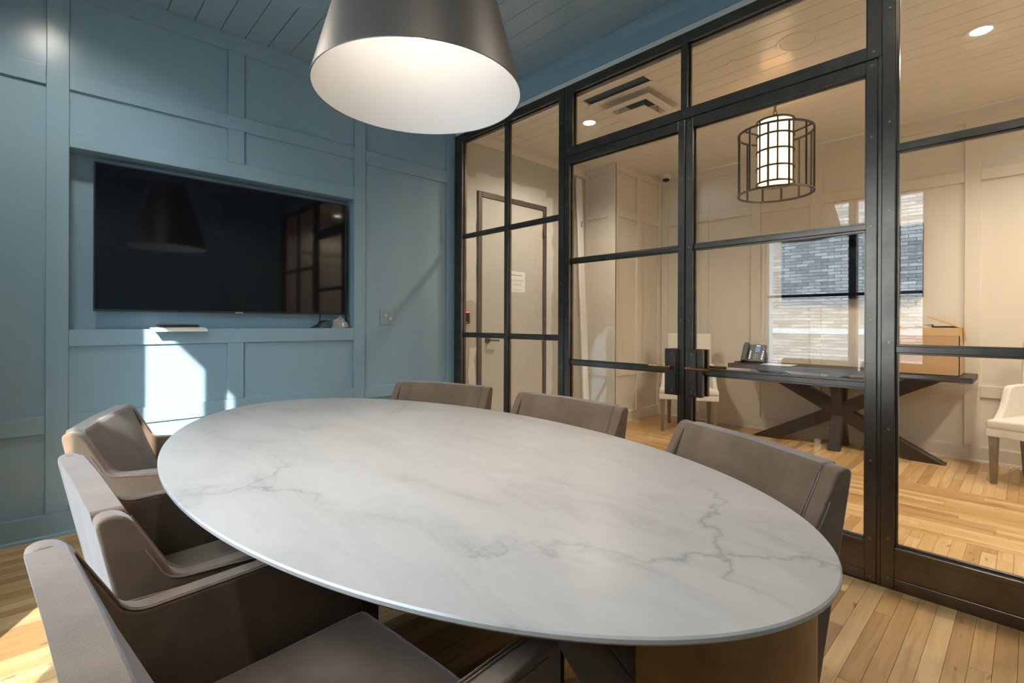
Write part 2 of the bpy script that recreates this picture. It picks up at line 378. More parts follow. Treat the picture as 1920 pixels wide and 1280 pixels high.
# header beam above the steel partition
bm = bmesh.new(); bm_box(bm, -.004, .10, YF, .022, 2.886, 3.2, 0)
hb = tag(finish('trim_1', bm, 'blue_paint', None, False), kind='structure', label='blue header beam running above the steel glass partition', cat='beam')
prism('moulding', [(-.004, 2.982), (-.018, 2.988), (-.022, 2.998), (-.022, 3.05), (-.004, 3.05)], 'y', YF, 0., 'blue_paint', hb)
tag(box('trim_2', .004, .06, YF, .0, 2.852, 2.886, 'white_trim', None, .002, 1), kind='structure', label='thin white filler strip between steel head and blue beam', cat='trim')
tag(box('trim_3', .10, .13, YS, YD, 2.80, 3.0, 'cream_paint', None, .003, 1), kind='structure', label='cream header board above partition in second room', cat='trim')

# ---- second room walls
wd = tag(box('wall_door', .06, BX + .05, YD, YD + .2, 0, 3.2, 'plaster_wall'), kind='structure')
boards(wd, 'x', YD, -1, [('rail', .06, BX, 2.90, ZC2)], 'cream_paint', .015)
bm = bmesh.new()
NB = [0]
def blob(cx, cz, pts):
    NB[0] += 1; vs = [bm.verts.new((cx + x, YD - .0012 - .0007 * NB[0], cz + z)) for x, z in pts]; bm.faces.new(vs)
def ragged(x0, x1, z0, z1, step=.12, j=.025):
    pts = []; n = max(2, int((z1 - z0) / step)); k = max(2, int((x1 - x0) / step))
    for i in range(n): pts.append((x0 + random.uniform(-j, j), z0 + (z1 - z0) * i / n))
    for i in range(k): pts.append((x0 + (x1 - x0) * i / k, z1 + random.uniform(-j, j)))
    for i in range(n): pts.append((x1 + random.uniform(-j, j), z1 - (z1 - z0) * i / n))
    for i in range(k): pts.append((x1 - (x1 - x0) * i / k, z0 + random.uniform(-j, j)))
    blob(0, 0, pts)
ragged(.20, .345, 1.36, 2.58); ragged(.33, 1.33, 2.44, 2.62); ragged(1.30, 1.44, .1, 2.56); ragged(.25, .33, .1, .93)
finish('plaster_patch', bm, 'plaster', wd, False)
wc = tag(box('wall_column', BX + .022, XB + .05, BY + .022, YD + .2, 0, 3.2, 'cream_paint'), kind='structure')
RZ = [(2.392, 2.49), (.547, .646)]
boards(wc, 'y', BX + .022, -1, [('stile', BY, -.225, 0, ZC2), ('stile', .065, YD, 0, ZC2), ('rail', -.224, .064, 2.915, ZC2), ('rail', -.224, .064, 0, .125)] + [('rail', -.225, .065, a, b) for a, b in RZ], 'cream_paint')
boards(wc, 'x', BY + .022, -1, [('stile', BX + .001, 2.075, 0, ZC2), ('stile', 2.475, 2.58, 0, ZC2), ('stile', 2.962, XB, 0, ZC2), ('rail', 2.076, 2.474, 2.915, ZC2), ('rail', 2.581, 2.961, 2.915, ZC2), ('rail', 2.076, 2.474, 0, .125), ('rail', 2.581, 2.961, 0, .125)] + [('rail', a, b, z0, z1) for a, b in ((2.075, 2.475), (2.58, 2.962)) for z0, z1 in RZ], 'cream_paint')
wfar = tag(box('wall_far', XB + .022, XB + .2, YS, BY + .05, 0, 3.2, 'cream_paint'), kind='structure')
ST = [(-.43, BY), (-.955, -.87), (-1.549, -1.449), (-2.133, -2.037), (-2.72, -2.62), (-3.31, -3.21), (-3.90, -3.80), (-4.49, -4.39), (YS, YS + .1)]
boards(wfar, 'y', XB + .022, -1, [('stile', a, b, .125, 2.884) for a, b in ST] + [('rail', YS, BY, 2.884, ZC2)] + [('rail', ST[i + 1][1], ST[i][0], a, b) for i in range(len(ST) - 1) for a, b in ((2.38, 2.478), (.547, .646))], 'cream_paint')
fields(wfar, 'y', XB + .022, -1, [(ST[i + 1][1], ST[i][0], a, b) for i in range(len(ST) - 1) for a, b in ((.125, .547), (.646, 2.38), (2.478, 2.884))], 'cream_paint')
bf = tag(box('baseboard_far', XB - .004, XB + .022, YS, BY, 0, .125, 'cream_paint', None, .003), kind='structure')
prism('shoe_moulding', [(XB - .004, 0), (XB - .02, 0), (XB - .018, .014), (XB - .004, .02)], 'y', YS, BY, 'cream_paint', bf)
ws = tag(box('wall_side', .06, XB + .2, YS - .2, YS, 0, 3.2, 'cream_paint'), kind='structure')
boards(ws, 'x', YS, 1, [('rail', .06, XB, 2.884, ZC2), ('rail', .06, XB, .547, .646), ('rail', .06, XB, 2.38, 2.478)] + [('stile', x, x + .1, 0, 2.884) for x in (.1, .8, 1.5, 2.2, 2.92)], 'cream_paint')
tag(box('wall_return', .0, .06, YS, YF, 0, 3.2, 'cream_paint'), kind='structure')

# ---- steel and glass partition at x = 0..0.055
FX0, FX1, GX0, GX1 = 0., .055, .042, .048
def member(parent, org, n, y0, y1, z0, z1, x0=FX0, x1=FX1, m='dark_steel', bev=.002): return box(n, x0, x1, y0, y1, z0, z1, m, parent, bev, 1, org)
def pane(parent, org, y0, y1, z0, z1): return box('pane', GX0, GX1, y0 - .006, y1 + .006, z0 - .006, z1 + .006, 'clear_glass', parent, 0, 1, org)
def bead(parent, org, y0, y1, z0, z1, w=.009):
    for a in ((y0, y0 + w, z0, z1), (y1 - w, y1, z0, z1), (y0 + w, y1 - w, z0, z0 + w), (y0 + w, y1 - w, z1 - w, z1)): box('glazing_bead', .026, .041, a[0], a[1], a[2], a[3], 'dark_steel', parent, .001, 1, org)
SCREW = None
def screws(parent, org, pts):
    global SCREW
    for y, z in pts:
        if SCREW is None:
            bm = bmesh.new(); bmesh.ops.create_cone(bm, cap_ends=True, segments=10, radius1=.0065, radius2=.005, depth=.004)
            bmesh.ops.rotate(bm, cent=(0, 0, 0), matrix=Matrix.Rotation(R(-90), 3, 'Y'), verts=bm.verts)
            SCREW = bpy.data.meshes.new('screw'); bm.to_mesh(SCREW); bm.free(); SCREW.materials.append(MATS['screw_steel'])
        o = bpy.data.objects.new('screw', SCREW); COL.objects.link(o); o.parent = parent; o.location = (-.0012 - org[0], y - org[1], z - org[2])
def recess_panel(parent, org, y0, y1, z0, z1): box('kick_panel', .008, .02, y0, y1, z0, z1, 'dark_steel', parent, 0, 1, org)
ZB = .185
# left sidelight
o1 = (.03, -.65, 0); s1 = root('window_2', o1, kind='structure', label='steel framed sidelight between the blue panelled wall and the glass doors', cat='window')
member(s1, o1, 'stile', -.105, 0, 0, 2.85); member(s1, o1, 'stile', -1.302, -1.25, 0, 2.85); member(s1, o1, 'head', -1.25, -.105, 2.785, 2.85)
member(s1, o1, 'bottom_rail', -1.25, -.105, 0, .05); member(s1, o1, 'bottom_rail', -1.25, -.105, .165, ZB); recess_panel(s1, o1, -1.25, -.105, .05, .165)
member(s1, o1, 'mullion', -.700, -.655, ZB, 2.785, .012)
for z in (1.92, 1.04): 
    for a, b in ((-1.25, -.70), (-.655, -.105)): member(s1, o1, 'glazing_bar', a, b, z, z + .026, .016)
for z0, z1 in ((ZB, 1.04), (1.066, 1.92), (1.946, 2.785)):
    for a, b in ((-1.25, -.70), (-.655, -.105)): pane(s1, o1, a, b, z0, z1); bead(s1, o1, a, b, z0, z1)
screws(s1, o1, [(-1.276, z) for z in (.3, .85, 1.45, 2.0, 2.6)])
# right sidelight
o2 = (.03, -3.8, 0); s2 = root('window_3', o2, kind='structure', label='steel framed sidelight on the near side of the glass doors, by the beige chair', cat='window')
member(s2, o2, 'stile', -3.199, -3.15, 0, 2.85); member(s2, o2, 'stile', YF, YF + .06, 0, 2.85); member(s2, o2, 'head', YF + .06, -3.199, 2.785, 2.85)
member(s2, o2, 'bottom_rail', YF + .06, -3.199, 0, .05); member(s2, o2, 'bottom_rail', YF + .06, -3.199, .16, ZB); recess_panel(s2, o2, YF + .06, -3.199, .05, .16)
member(s2, o2, 'mullion', -3.84, -3.80, ZB, 2.785, .012)
for z in (1.918, 1.037):
    for a, b in ((YF + .06, -3.84), (-3.80, -3.199)): member(s2, o2, 'glazing_bar', a, b, z, z + .027, .016)
for z0, z1 in ((ZB, 1.037), (1.064, 1.918), (1.945, 2.785)):
    for a, b in ((YF + .06, -3.84), (-3.80, -3.199)): pane(s2, o2, a, b, z0, z1); bead(s2, o2, a, b, z0, z1)
screws(s2, o2, [(-3.178, z) for z in (.05, .22, .70, 1.08, 1.66, 2.05, 2.55)])
# transom
o3 = (.03, -2.2, 2.35); s3 = root('window_4', o3, kind='structure', label='low steel transom of two panes above the glass doors', cat='window')
member(s3, o3, 'stile', -1.378, -1.306, 2.352, 2.85); member(s3, o3, 'stile', -3.148, -3.095, 2.352, 2.85); member(s3, o3, 'head', -3.095, -1.378, 2.79, 2.85)
member(s3, o3, 'bottom_rail', -3.095, -1.378, 2.352, 2.41); member(s3, o3, 'mullion', -2.237, -2.195, 2.41, 2.79)
for a, b in ((-3.095, -2.237), (-2.195, -1.378)): pane(s3, o3, a, b, 2.41, 2.79); bead(s3, o3, a, b, 2.41, 2.79)
screws(s3, o3, [(-3.12, 2.38), (-3.12, 2.75), (-1.345, 2.385), (-2.216, 2.385)])
# door jamb posts
jp = tag(box('trim_4', .004, .05, -1.3065, -1.3025, 0, 2.85, 'black_rubber'), kind='structure', label='thin dark seal beside the left door leaf', cat='trim')
tag(box('trim_5', .004, .05, -3.1495, -3.136, 0, 2.352, 'dark_steel', None, .001, 1), kind='structure', label='slim steel jamb strip between door and near sidelight', cat='trim')
def leaf(name, y0, y1, hinge, label):
    org = (.03, (y0 + y1) / 2, .008); d = root(name, org, kind='structure', label=label, cat='door')
    st = .042
    member(d, org, 'stile', y0, y0 + st, .008, 2.346); member(d, org, 'stile', y1 - st, y1, .008, 2.346); member(d, org, 'top_rail', y0 + st, y1 - st, 2.293, 2.346)
    member(d, org, 'bottom_rail', y0 + st, y1 - st, .008, .05); member(d, org, 'bottom_rail', y0 + st, y1 - st, .165, ZB); recess_panel(d, org, y0 + st, y1 - st, .05, .165)
    for z, h in ((1.589, .025), (.870, .027)): member(d, org, 'glazing_bar', y0 + st, y1 - st, z, z + h, .014)
    for z0, z1 in ((ZB, .870), (.897, 1.589), (1.614, 2.293)): pane(d, org, y0 + st, y1 - st, z0, z1); bead(d, org, y0 + st, y1 - st, z0, z1)
    ys = y0 + st / 2 if hinge > 0 else y1 - st / 2; yo = y1 - st / 2 if hinge > 0 else y0 + st / 2
    screws(d, org, [(yy, z) for yy in (ys, yo) for z in (.03, .2, .55, 1.18, 1.6, 2.0, 2.32)])
    # lock boxes on both faces with lever handles; meeting edge is the free edge
    fe = y0 if hinge > 0 else y1; sg = 1 if hinge > 0 else -1
    def lockset(xa, xb, out):
        a, b = fe + sg * .03, fe + sg * .112
        lb = box('lock_box', xa, xb, min(a, b), max(a, b), .742, 1.013, 'dark_steel', d, .003, 1, org)
        a, b = fe + sg * .036, fe + sg * .082
        q0, q1 = (xa - .012, xa) if out < 0 else (xb, xb + .012)
        box('cover_plate', q0, q1, min(a, b), max(a, b), .752, 1.003, 'dark_steel', lb, .003, 1, org)
        hx = q0 if out < 0 else q1; hy = fe + sg * .058; zl = .906
        bm = bmesh.new(); bm_tube(bm, [(hx, hy, zl), (hx + out * .045, hy, zl)], .011, 12); bm_tube(bm, [(hx + out * .002, hy, zl), (hx + out * .009, hy, zl)], .017, 16)
        bm_tube(bm, [(hx + out * .045, hy - sg * .016, zl), (hx + out * .045, hy + sg * .125, zl)], .0095, 12); bmesh.ops.translate(bm, vec=-Vector(org), verts=bm.verts)
        finish('lever', bm, 'lever_bronze', lb)
        for zz in (.772, .985):
            bm = bmesh.new(); bm_tube(bm, [(hx, hy, zz), (hx + out * .003, hy, zz)], .006, 10); bmesh.ops.translate(bm, vec=-Vector(org), verts=bm.verts); finish('screw', bm, 'screw_steel', lb)
    lockset(-.022, .012, -1); lockset(.050, .075, 1)
    return d
leaf('door_1', -2.2225, -1.310, 1, 'steel glass door leaf hinged beside the left sidelight')
leaf('door_2', -3.134, -2.2285, -1, 'steel glass door leaf in front of the console table')
# steel thread under the doors
tag(box('trim_6', .0, .06, -3.15, -1.3, -.001, .006, 'dark_steel'), kind='structure', label='flat steel threshold under the glass doors', cat='threshold')

# ---- painted flush door in the second room
DY = YD - .003; o5 = (.83, DY, 0); d3 = root('door_3', o5, kind='structure', label='plain cream door with dark bronze frame seen through the sidelight', cat='door')
for n, a, b, z0, z1 in (('jamb', .345, .395, 0, 2.445), ('jamb', 1.272, 1.322, 0, 2.445), ('head', .395, 1.272, 2.393, 2.445)): box(n, a, b, YD - .022, YD - .002, z0, z1, 'door_frame_bronze', d3, .003, 1, o5)
dl = box('leaf', .399, 1.268, YD - .012, YD - .001, .01, 2.389, 'door_paint', d3, .002, 1, o5)
for z in (.25, .92, 1.48, 2.16):
    bm = bmesh.new(); bm_tube(bm, [(1.27, YD - .027, z - .055), (1.27, YD - .027, z + .055)], .008, 10); bm_box(bm, 1.257, 1.283, YD - .026, YD - .021, z - .055, z + .055, 0)
    bmesh.ops.translate(bm, vec=-Vector(o5), verts=bm.verts); finish('hinge', bm, 'dark_steel', d3)
bm = bmesh.new(); bm_tube(bm, [(.47, YD - .012, .99), (.47, YD - .024, .99)], .032, 24); bm_tube(bm, [(.47, YD - .02, .99), (.47, YD - .065, .99)], .011, 12); bm_tube(bm, [(.462, YD - .06, .99), (.585, YD - .06, .985)], .009, 12)
bmesh.ops.translate(bm, vec=-Vector(o5), verts=bm.verts); finish('lever', bm, 'door_frame_bronze', dl)

# ------------------------------------------------------------------ oval marble table
TX, TY, TA, TB, TZ = -1.81, -2.165, .663, 1.24, .75
tb = root('conference_table', (TX, TY, 0), label='large oval white marble conference table on dark bronze plate base', cat='table')
bm = bmesh.new(); n = 160; rings = []
for ins, z in ((0.003, TZ), (.0, TZ - .003), (.0, TZ - .009), (.008, TZ - .016), (.07, TZ - .034)):
    rings.append([bm.verts.new(((TA - ins) * math.cos(2 * math.pi * i / n), (TB - ins) * math.sin(2 * math.pi * i / n), z)) for i in range(n)])
for A, B in zip(rings, rings[1:]):
    for i in range(n): bm.faces.new((A[i], A[(i + 1) % n], B[(i + 1) % n], B[i]))
bm.faces.new(rings[0]); bm.faces.new(rings[-1][::-1])
finish('table_top', bm, 'marble', tb)
for sg in (-1, 1):
    pts = []; cy = -1.035; ax, by = .27, .167
    for k in range(33):
        a = math.pi * (1.0 + k / 32); pts.append(((ax if math.cos(a) > 0 or sg > 0 else .262) * math.cos(a), cy + by * math.sin(a)))
    lim = -1.05 if sg < 0 else -1.10; pts = [p for p in pts if p[1] <= lim]; pts = pts + [(.12, lim - .01), (0., lim - .02), (-.12, lim - .01)]
    pts = [(x, y * -sg) for x, y in pts]
    prism('pedestal_plate', pts, 'z', 0., TZ - .022, 'bronze_plate', tb, .004, 1)
box('spine_rail', -.05, .05, -1.06, 1.11, TZ - .062, TZ - .034, 'bronze_plate', tb, .002, 1)

# ------------------------------------------------------------------ upholstered armchairs
def bm_round(bm, x0, x1, y0, y1, z0, z1, b, seg=4, f=None):
    t_ = bmesh.new(); bm_box(t_, x0, x1, y0, y1, z0, z1, 0)
    bmesh.ops.subdivide_edges(t_, edges=t_.edges[:], cuts=1, use_grid_fill=True)
    es = [e for e in t_.edges if len(e.link_faces) == 2 and e.calc_face_angle(0) > .5]
    bmesh.ops.bevel(t_, geom=es, offset=b, segments=seg, profile=.5, affect='EDGES', clamp_overlap=True)
    if f:
        for v in t_.verts: v.co = Vector(f(*v.co))
    me = bpy.data.meshes.new('tmp'); t_.to_mesh(me); t_.free(); bm.from_mesh(me); bpy.data.meshes.remove(me)
CH, CWD, AH, LEAN = .815, .62, .668, .20
def xr_(z): return -.31 + (CH - z) * .20
def xf_(z): return -.262 + (CH - z) * .54 if z > AH else -.262 + (CH - AH) * .54 + (AH - z) * .25
def side_profile():
    P = [(xr_(z), z) for z in (.16, .35, .6, CH - .02)] + [(xr_(CH) + .005, CH - .005), (xr_(CH) + .018, CH)]
    P += [(xf_(CH) - .018, CH), (xf_(CH) - .003, CH - .005), (xf_(CH - .02), CH - .02), (xf_(.74), .74)]
    r = .030
    for k in range(7):
        t_ = k / 6; P.append((xf_(AH + r * (1 - t_)) + r * t_ ** 1.8, AH + r * (1 - t_) ** 1.8))
    P += [(.05, AH), (.235, AH), (.252, AH - .006), (.258, AH - .022), (.258, .16)]
    return P
def armchair(label):
    r = root('armchair', (0, 0, 0), label=label, cat='chair', group='taupe armchairs around the marble table')
    hw = CWD / 2; SW = .048; prof = side_profile()
    bm = bmesh.new(); bm_round(bm, 0, 1, -hw + SW - .006, hw - SW + .006, .17, CH + .0005, .012, 3, lambda x, y, z: (xr_(z) + .0005 + (xf_(z) - xr_(z)) * x + .020 * (1 - (y / .27) ** 2) * max(0., min(1., (CH - z) / .12)) * (z > .4) * (x > .5), y, z + .006 * (1 - (y / .27) ** 2) * (z > .7)))
    bk = finish('backrest', bm, 'taupe_velvet', r, True, 50, True)
    front = prof[7:]
    for s in (-1, 1):
        y0, y1 = sorted((s * hw, s * (hw - SW)))
        sp = prism('side_panel', prof, 'y', y0, y1, 'taupe_velvet', r, .007, 3)
        for yy in (hw - SW + .002, hw - SW + .009): tube('piping', [(x + .0012, s * yy, z + (.0012 if x > -.1 else 0)) for x, z in front[1:-2]], .0018, 'taupe_piping', sp, 6)
        ins = [(x - .014, z - (.014 if x > -.12 else .0)) for x, z in front[2:-3]]
        tube('piping', [(x, s * (hw + .0008), z) for x, z in ins], .0018, 'taupe_piping', sp, 6)
    bm = bmesh.new(); bm_round(bm, -.17, .262, -hw + SW, hw - SW, .37, .50, .03, 5, lambda x, y, z: (x, y, z + (.014 * (1 - (y / .25) ** 2) * (1 - ((x - .05) / .23) ** 2) if z > .45 else 0)))
    finish('seat', bm, 'taupe_velvet', r, True, 50, True)
    box('seat_rail', -.17, .250, -hw + SW, hw - SW, .17, .37, 'taupe_velvet', r, .006, 2)
    for sx, sy in ((-.14, -.27), (-.14, .27), (.225, -.27), (.225, .27)):
        prism('leg', [(sx - .022, sy - .022), (sx + .022, sy - .022), (sx + .022, sy + .022), (sx - .022, sy + .022)], 'z', 0, .168, 'dark_wood', r, .003, 1)
    return r
ch0 = armchair('taupe velvet armchair nearest the camera, with its blue-lit seat showing')
ch0.location = (-2.380, -2.818, 0); ch0.rotation_euler = (0, 0, R(5))
for loc, rz, lab in (((-2.340, -2.165, 0), 4, 'middle armchair of the window side, its rounded back tilted over the table edge'),
                     ((-2.270, -1.375, 0), -17.9, 'armchair on the window side closest to the TV wall, sunlit top corner'),
                     ((-1.410, -2.900, 0), 153.6, 'armchair on the glass side with wide brown back nearest the marble table end'),
                     ((-1.243, -2.155, 0), 180, 'middle armchair on the glass side in front of the sidelight post'),
                     ((-1.330, -1.430, 0), -158.4, 'armchair on the glass side in the corner below the wall switch')):
    dup(ch0, loc, rz, label=lab)

# ------------------------------------------------------------------ big pendant over the table
LX, LY, LZ = -1.81, -2.24, 1.897
pd = root('pendant_lamp', (LX, LY, LZ), label='large dark metal cone pendant with white inside above the marble table', cat='pendant lamp')
lathe('shade', [(.330, 0.), (.3315, .002), (.3305, .006), (.165, .62), (.150, .632), (.03, .640), (.03, .634), (.148, .626), (.162, .616), (.3285, .004), (.330, 0.)], 'shade_metal', pd, 96)
lathe('shade_lining', [(.3280, .0015), (.1590, .612), (.145, .620), (.0, .624)], 'shade_white', pd, 96)
lathe('socket', [(0, .60), (.028, .60), (.028, .37), (.022, .35), (0, .35)], 'plastic_white', pd, 24)
lathe('bulb', [(0, .188), (.015, .190), (.030, .203), (.036, .225), (.034, .250), (.024, .285), (.018, .32), (.018, .352), (0, .352)], 'bulb_glow', pd, 24)
MATS['bulb_glow'].node_tree.nodes['Principled BSDF'].inputs['Emission Strength'].default_value = 16
lamp('pendant_beam', 'SPOT', (0, 0, .18), 26, (1., .82, .64), .03, pd, spot_size=R(92), spot_blend=1.)
lathe('stem', [(0, .63), (.008, .63), (.008, ZC - LZ - .02), (0, ZC - LZ - .02)], 'shade_metal', pd, 12)
lathe('canopy', [(0, ZC - LZ - .03), (.062, ZC - LZ - .028), (.068, ZC - LZ - .002), (.0, ZC - LZ - .001)], 'shade_metal', pd, 32)

# ------------------------------------------------------------------ recessed downlights
def can(x, y, z, label, energy, color=WARM):
    c = root('downlight', (x, y, z), label=label, cat='downlight', group='recessed ceiling downlights')
    lathe('trim_ring', [(.052, .0), (.054, -.003), (.078, -.003), (.080, .0)], 'plastic_white', c, 40, closed=True)
    lathe('lens', [(0, -.0015), (.0525, -.0015)], 'can_glow', c, 40)
    lamp('downlight_beam', 'SPOT', (0, 0, -.02), energy, color, .09, c, spot_size=R(150), spot_blend=.7)
    return c
can(.92, -.815, ZC2, 'small bright round downlight beside the square ceiling vent', 76)
can(1.555, -3.386, ZC2, 'glowing oval downlight above the near sidelight, top corner of the view', 94)
for k, (x, y) in enumerate(((.95, -4.55), (2.3, -4.55))): can(x, y, ZC2, 'cream ceiling downlight at the far unseen end of the second room, ' + ('by the glass' if k == 0 else 'by the panelled wall'), 75)
can(-2.70, -.82, ZC, 'blue ceiling downlight above the window side of the TV', 34, COOL)
can(-.74, -3.45, ZC, 'unseen added fill downlight over the near end of the glass wall', 26, COOL)  # out of view, put in as fill light for the blue room
can(-2.62, -3.75, ZC, 'unseen added fill downlight behind the camera by the window', 26, COOL)  # added fill lamp, never in view, lifts the blue walls

# ------------------------------------------------------------------ TV, niche contents, switch
def tv(name, c, axis, w, h, label):
    t_ = root(name, c, label=label, cat='television')
    if axis == 'y': B = lambda n, a0, a1, d0, d1, z0, z1, m, **k: box(n, a0, a1, d0, d1, z0, z1, m, t_, **k)
    else: B = lambda n, a0, a1, d0, d1, z0, z1, m, **k: box(n, d0, d1, -a1, -a0, z0, z1, m, t_, **k)
    B('housing', -w / 2, w / 2, .0, .030, 0, h, 'plastic_black', bev=.003, seg=2)
    B('screen', -w / 2 + .008, w / 2 - .008, -.0012, .002, .012, h - .008, 'screen_black')
    for q in ((-w / 2, w / 2, .0, .009), (-w / 2, w / 2, h - .007, h)): B('bezel', q[0], q[1], -.004, .004, q[2], q[3], 'plastic_black', bev=.0015, seg=1)
    for q in ((-w / 2, -w / 2 + .007), (w / 2 - .007, w / 2)): B('bezel', q[0], q[1], -.004, .004, .009, h - .007, 'plastic_black', bev=.0015, seg=1)
    B('badge', -.024, .024, -.008, -.002, -.003, .006, 'silver', bev=.001, seg=1)
    B('wall_mount', -w * .2, w * .2, .030, .06, h * .3, h * .7, 'plastic_black')
    return t_
tv1 = tv('television', (-1.753, .055, 1.219), 'y', 1.494, .852, 'large black flat TV set into the blue wall niche')
box('bracket', -.1, .1, .055, ND - .055, .3, .55, 'plastic_black', tv1)
tv('television', (2.962, -2.365, 1.405), 'x', 1.16, .655, 'smaller black TV on the cream wall above the console table')
sh = root('paper_tray', (-2.10, .02, NZ0), label='white flat paper pad overhanging the niche shelf under the TV', cat='paper')
prism('sheet', [(.10, .001), (.10, .009), (-.02, .009), (-.075, .005), (-.115, -.006), (-.115, -.014), (-.075, -.003), (-.02, .001)], 'x', -.135, .135, 'paper', sh)
md = root('media_player', (-2.09, .06, NZ0 + .0092), label='thin dark glossy media player lying on the white paper pad', cat='device')
box('case', -.11, .10, -.045, .05, 0, .016, 'plastic_black', md, .005, 3); box('top_plate', -.10, .09, -.038, .043, .0155, .0185, 'silver', md, .002, 1)
# cable heap with crumpled plastic at the niche corner
cb_ = root('cable_bundle', (-1.13, .055, NZ0), label='tangled black cables heaped on the niche shelf below the TV corner', cat='cables')
for k in range(7):
    a = random.uniform(0, .5); pts = []
    for i in range(15):
        s = i / 14; pts.append((-.125 + .11 * s + .012 * math.sin(9 * s + k), -.030 + .008 * k + .012 * math.cos(7 * s + k), .005 + .052 * math.sin(s * 1.35) ** 1.4 + .0025 * k * math.sin(math.pi * s)))
    tube('cable', pts, .0038, 'plastic_black', cb_, 6)
tube('cable', [(-.085, .045, .006), (-.06, .05, .04), (-.05, .06, .09), (-.05, .065, .14)], .004, 'plastic_black', cb_, 6)
box('connector', -.03, .0, -.02, 0, .063, .077, 'green_plastic', cb_, .003, 1)
pb = root('plastic_bag', (-1.038, .065, NZ0), label='crumpled grey plastic bag of cables in the niche corner', cat='bag')
bm = bmesh.new(); bmesh.ops.create_icosphere(bm, subdivisions=4, radius=1.)
rn = random.Random(3); K = [(Vector((rn.uniform(-1, 1), rn.uniform(-1, 1), rn.uniform(-1, 1))) * 7, rn.uniform(0, 6)) for _ in range(10)]
for v in bm.verts:
    p = v.co.copy(); d = sum(abs(math.sin(p.dot(q) + a)) for q, a in K) / 10 - .6
    x = p.x * .068; z = max(p.z, -.15) + .15
    z = z * .066 * (1 - .55 * max(0, p.x)); v.co = Vector((x * (1 + .6 * d), p.y * .042 * (1 + .9 * d), max(.0, z * (1 + 1.2 * d))))
finish('film', bm, 'crumpled_film', pb, True, 25); box('tag', -.012, .004, -.047, -.044, .012, .042, 'paper', pb)
sw = root('light_switch', (-.667, .0185, 1.208), label='grey two-gang switch plate on the blue panel', cat='switch')
box('plate', -.064, .064, -.007, 0, -.064, .064, 'plastic_grey', sw, .004, 2)
box('dimmer_frame', .006, .042, -.009, -.006, -.036, .040, 'plastic_grey', sw, .001, 1); box('slider', .012, .034, -.018, -.008, -.030, -.006, 'plastic_white', sw, .002, 1)
prism('toggle', [(-.006, -.012), (-.006, .012), (-.02, .020), (-.022, .010)], 'x', -.026, -.014, 'plastic_white', sw)
for z in (-.034, .034):
    bm = bmesh.new(); bm_tube(bm, [(-.02, -.0065, z), (-.02, -.0085, z)], .0035, 8); finish('screw', bm, 'screw_steel', sw)
sp_ = root('ceiling_speaker', (-1.605, -.69, ZC), label='flush round speaker grille in the blue plank ceiling', cat='speaker')
lathe('rim', [(.085, 0), (.088, -.004), (.10, -.004), (.102, 0)], 'blue_ceiling_paint', sp_, 48, closed=True); lathe('grille', [(0, -.002), (.085, -.002)], 'blue_ceiling_paint', sp_, 48)

# ------------------------------------------------------------------ second room: ceiling things
sp2 = root('ceiling_speaker', (.86, -2.555, ZC2), label='round cream speaker grille in the cream plank ceiling', cat='speaker')
lathe('rim', [(.098, 0), (.101, -.005), (.122, -.004), (.124, 0)], 'cream_ceiling_paint', sp2, 48, closed=True); lathe('grille', [(0, -.0025), (.098, -.0025)], 'cream_paint', sp2, 48)
sd = root('sprinkler_cover', (.818, -2.161, ZC2), label='small flat cream disc cover between vent and speaker', cat='sprinkler')
lathe('plate', [(0, -.006), (.036, -.006), (.040, -.003), (.036, 0), (0, 0)], 'cream_ceiling_paint', sd, 32)
VX, VY = .93, -1.33
vn = root('ceiling_vent', (VX, VY, ZC2), label='square cream four way air vent in the plank ceiling', cat='vent')
bm = bmesh.new()
def sq_ring(bm, a0, z0, a1, z1):
    A = [bm.verts.new((x * a0, y * a0, z0)) for x, y in ((-1, -1), (1, -1), (1, 1), (-1, 1))]; B = [bm.verts.new((x * a1, y * a1, z1)) for x, y in ((-1, -1), (1, -1), (1, 1), (-1, 1))]
    for i in range(4): bm.faces.new((A[i], A[(i + 1) % 4], B[(i + 1) % 4], B[i]))
sq_ring(bm, .305, .0, .305, -.006); sq_ring(bm, .305, -.006, .245, -.006); sq_ring(bm, .245, -.006, .20, .010); sq_ring(bm, .20, .010, .10, .012); finish('flange', bm, 'cream_ceiling_paint', vn, False)
bm = bmesh.new(); sq_ring(bm, .225, -.050, .165, -.054); sq_ring(bm, .165, -.054, .135, -.02); sq_ring(bm, .225, -.050, .225, -.044); sq_ring(bm, .225, -.044, .165, -.048); finish('deflector', bm, 'cream_ceiling_paint', vn, False)
box('centre_plate', -.135, .135, -.135, .135, -.086, -.080, 'cream_ceiling_paint', vn, .004, 1)
box('duct', -.11, .11, -.11, .11, .011, .08, 'duct_dark', vn)
for x, y in ((-.11, -.11), (.11, .11), (-.11, .11), (.11, -.11)): tube('hanger', [(x, y, -.081), (x, y, .05)], .004, 'screw_steel', vn, 6)
cmr = root('security_camera', (2.86, -.50, ZC2), label='white dome security camera at the corner of the cream ceiling', cat='camera')
lathe('housing', [(0, 0), (.058, 0), (.062, -.012), (.060, -.045), (.046, -.058), (0, -.058)], 'plastic_white', cmr, 32)
lathe('dome', [(.042, -.054), (.040, -.07), (.028, -.086), (.0, -.094)], 'screen_black', cmr, 32)

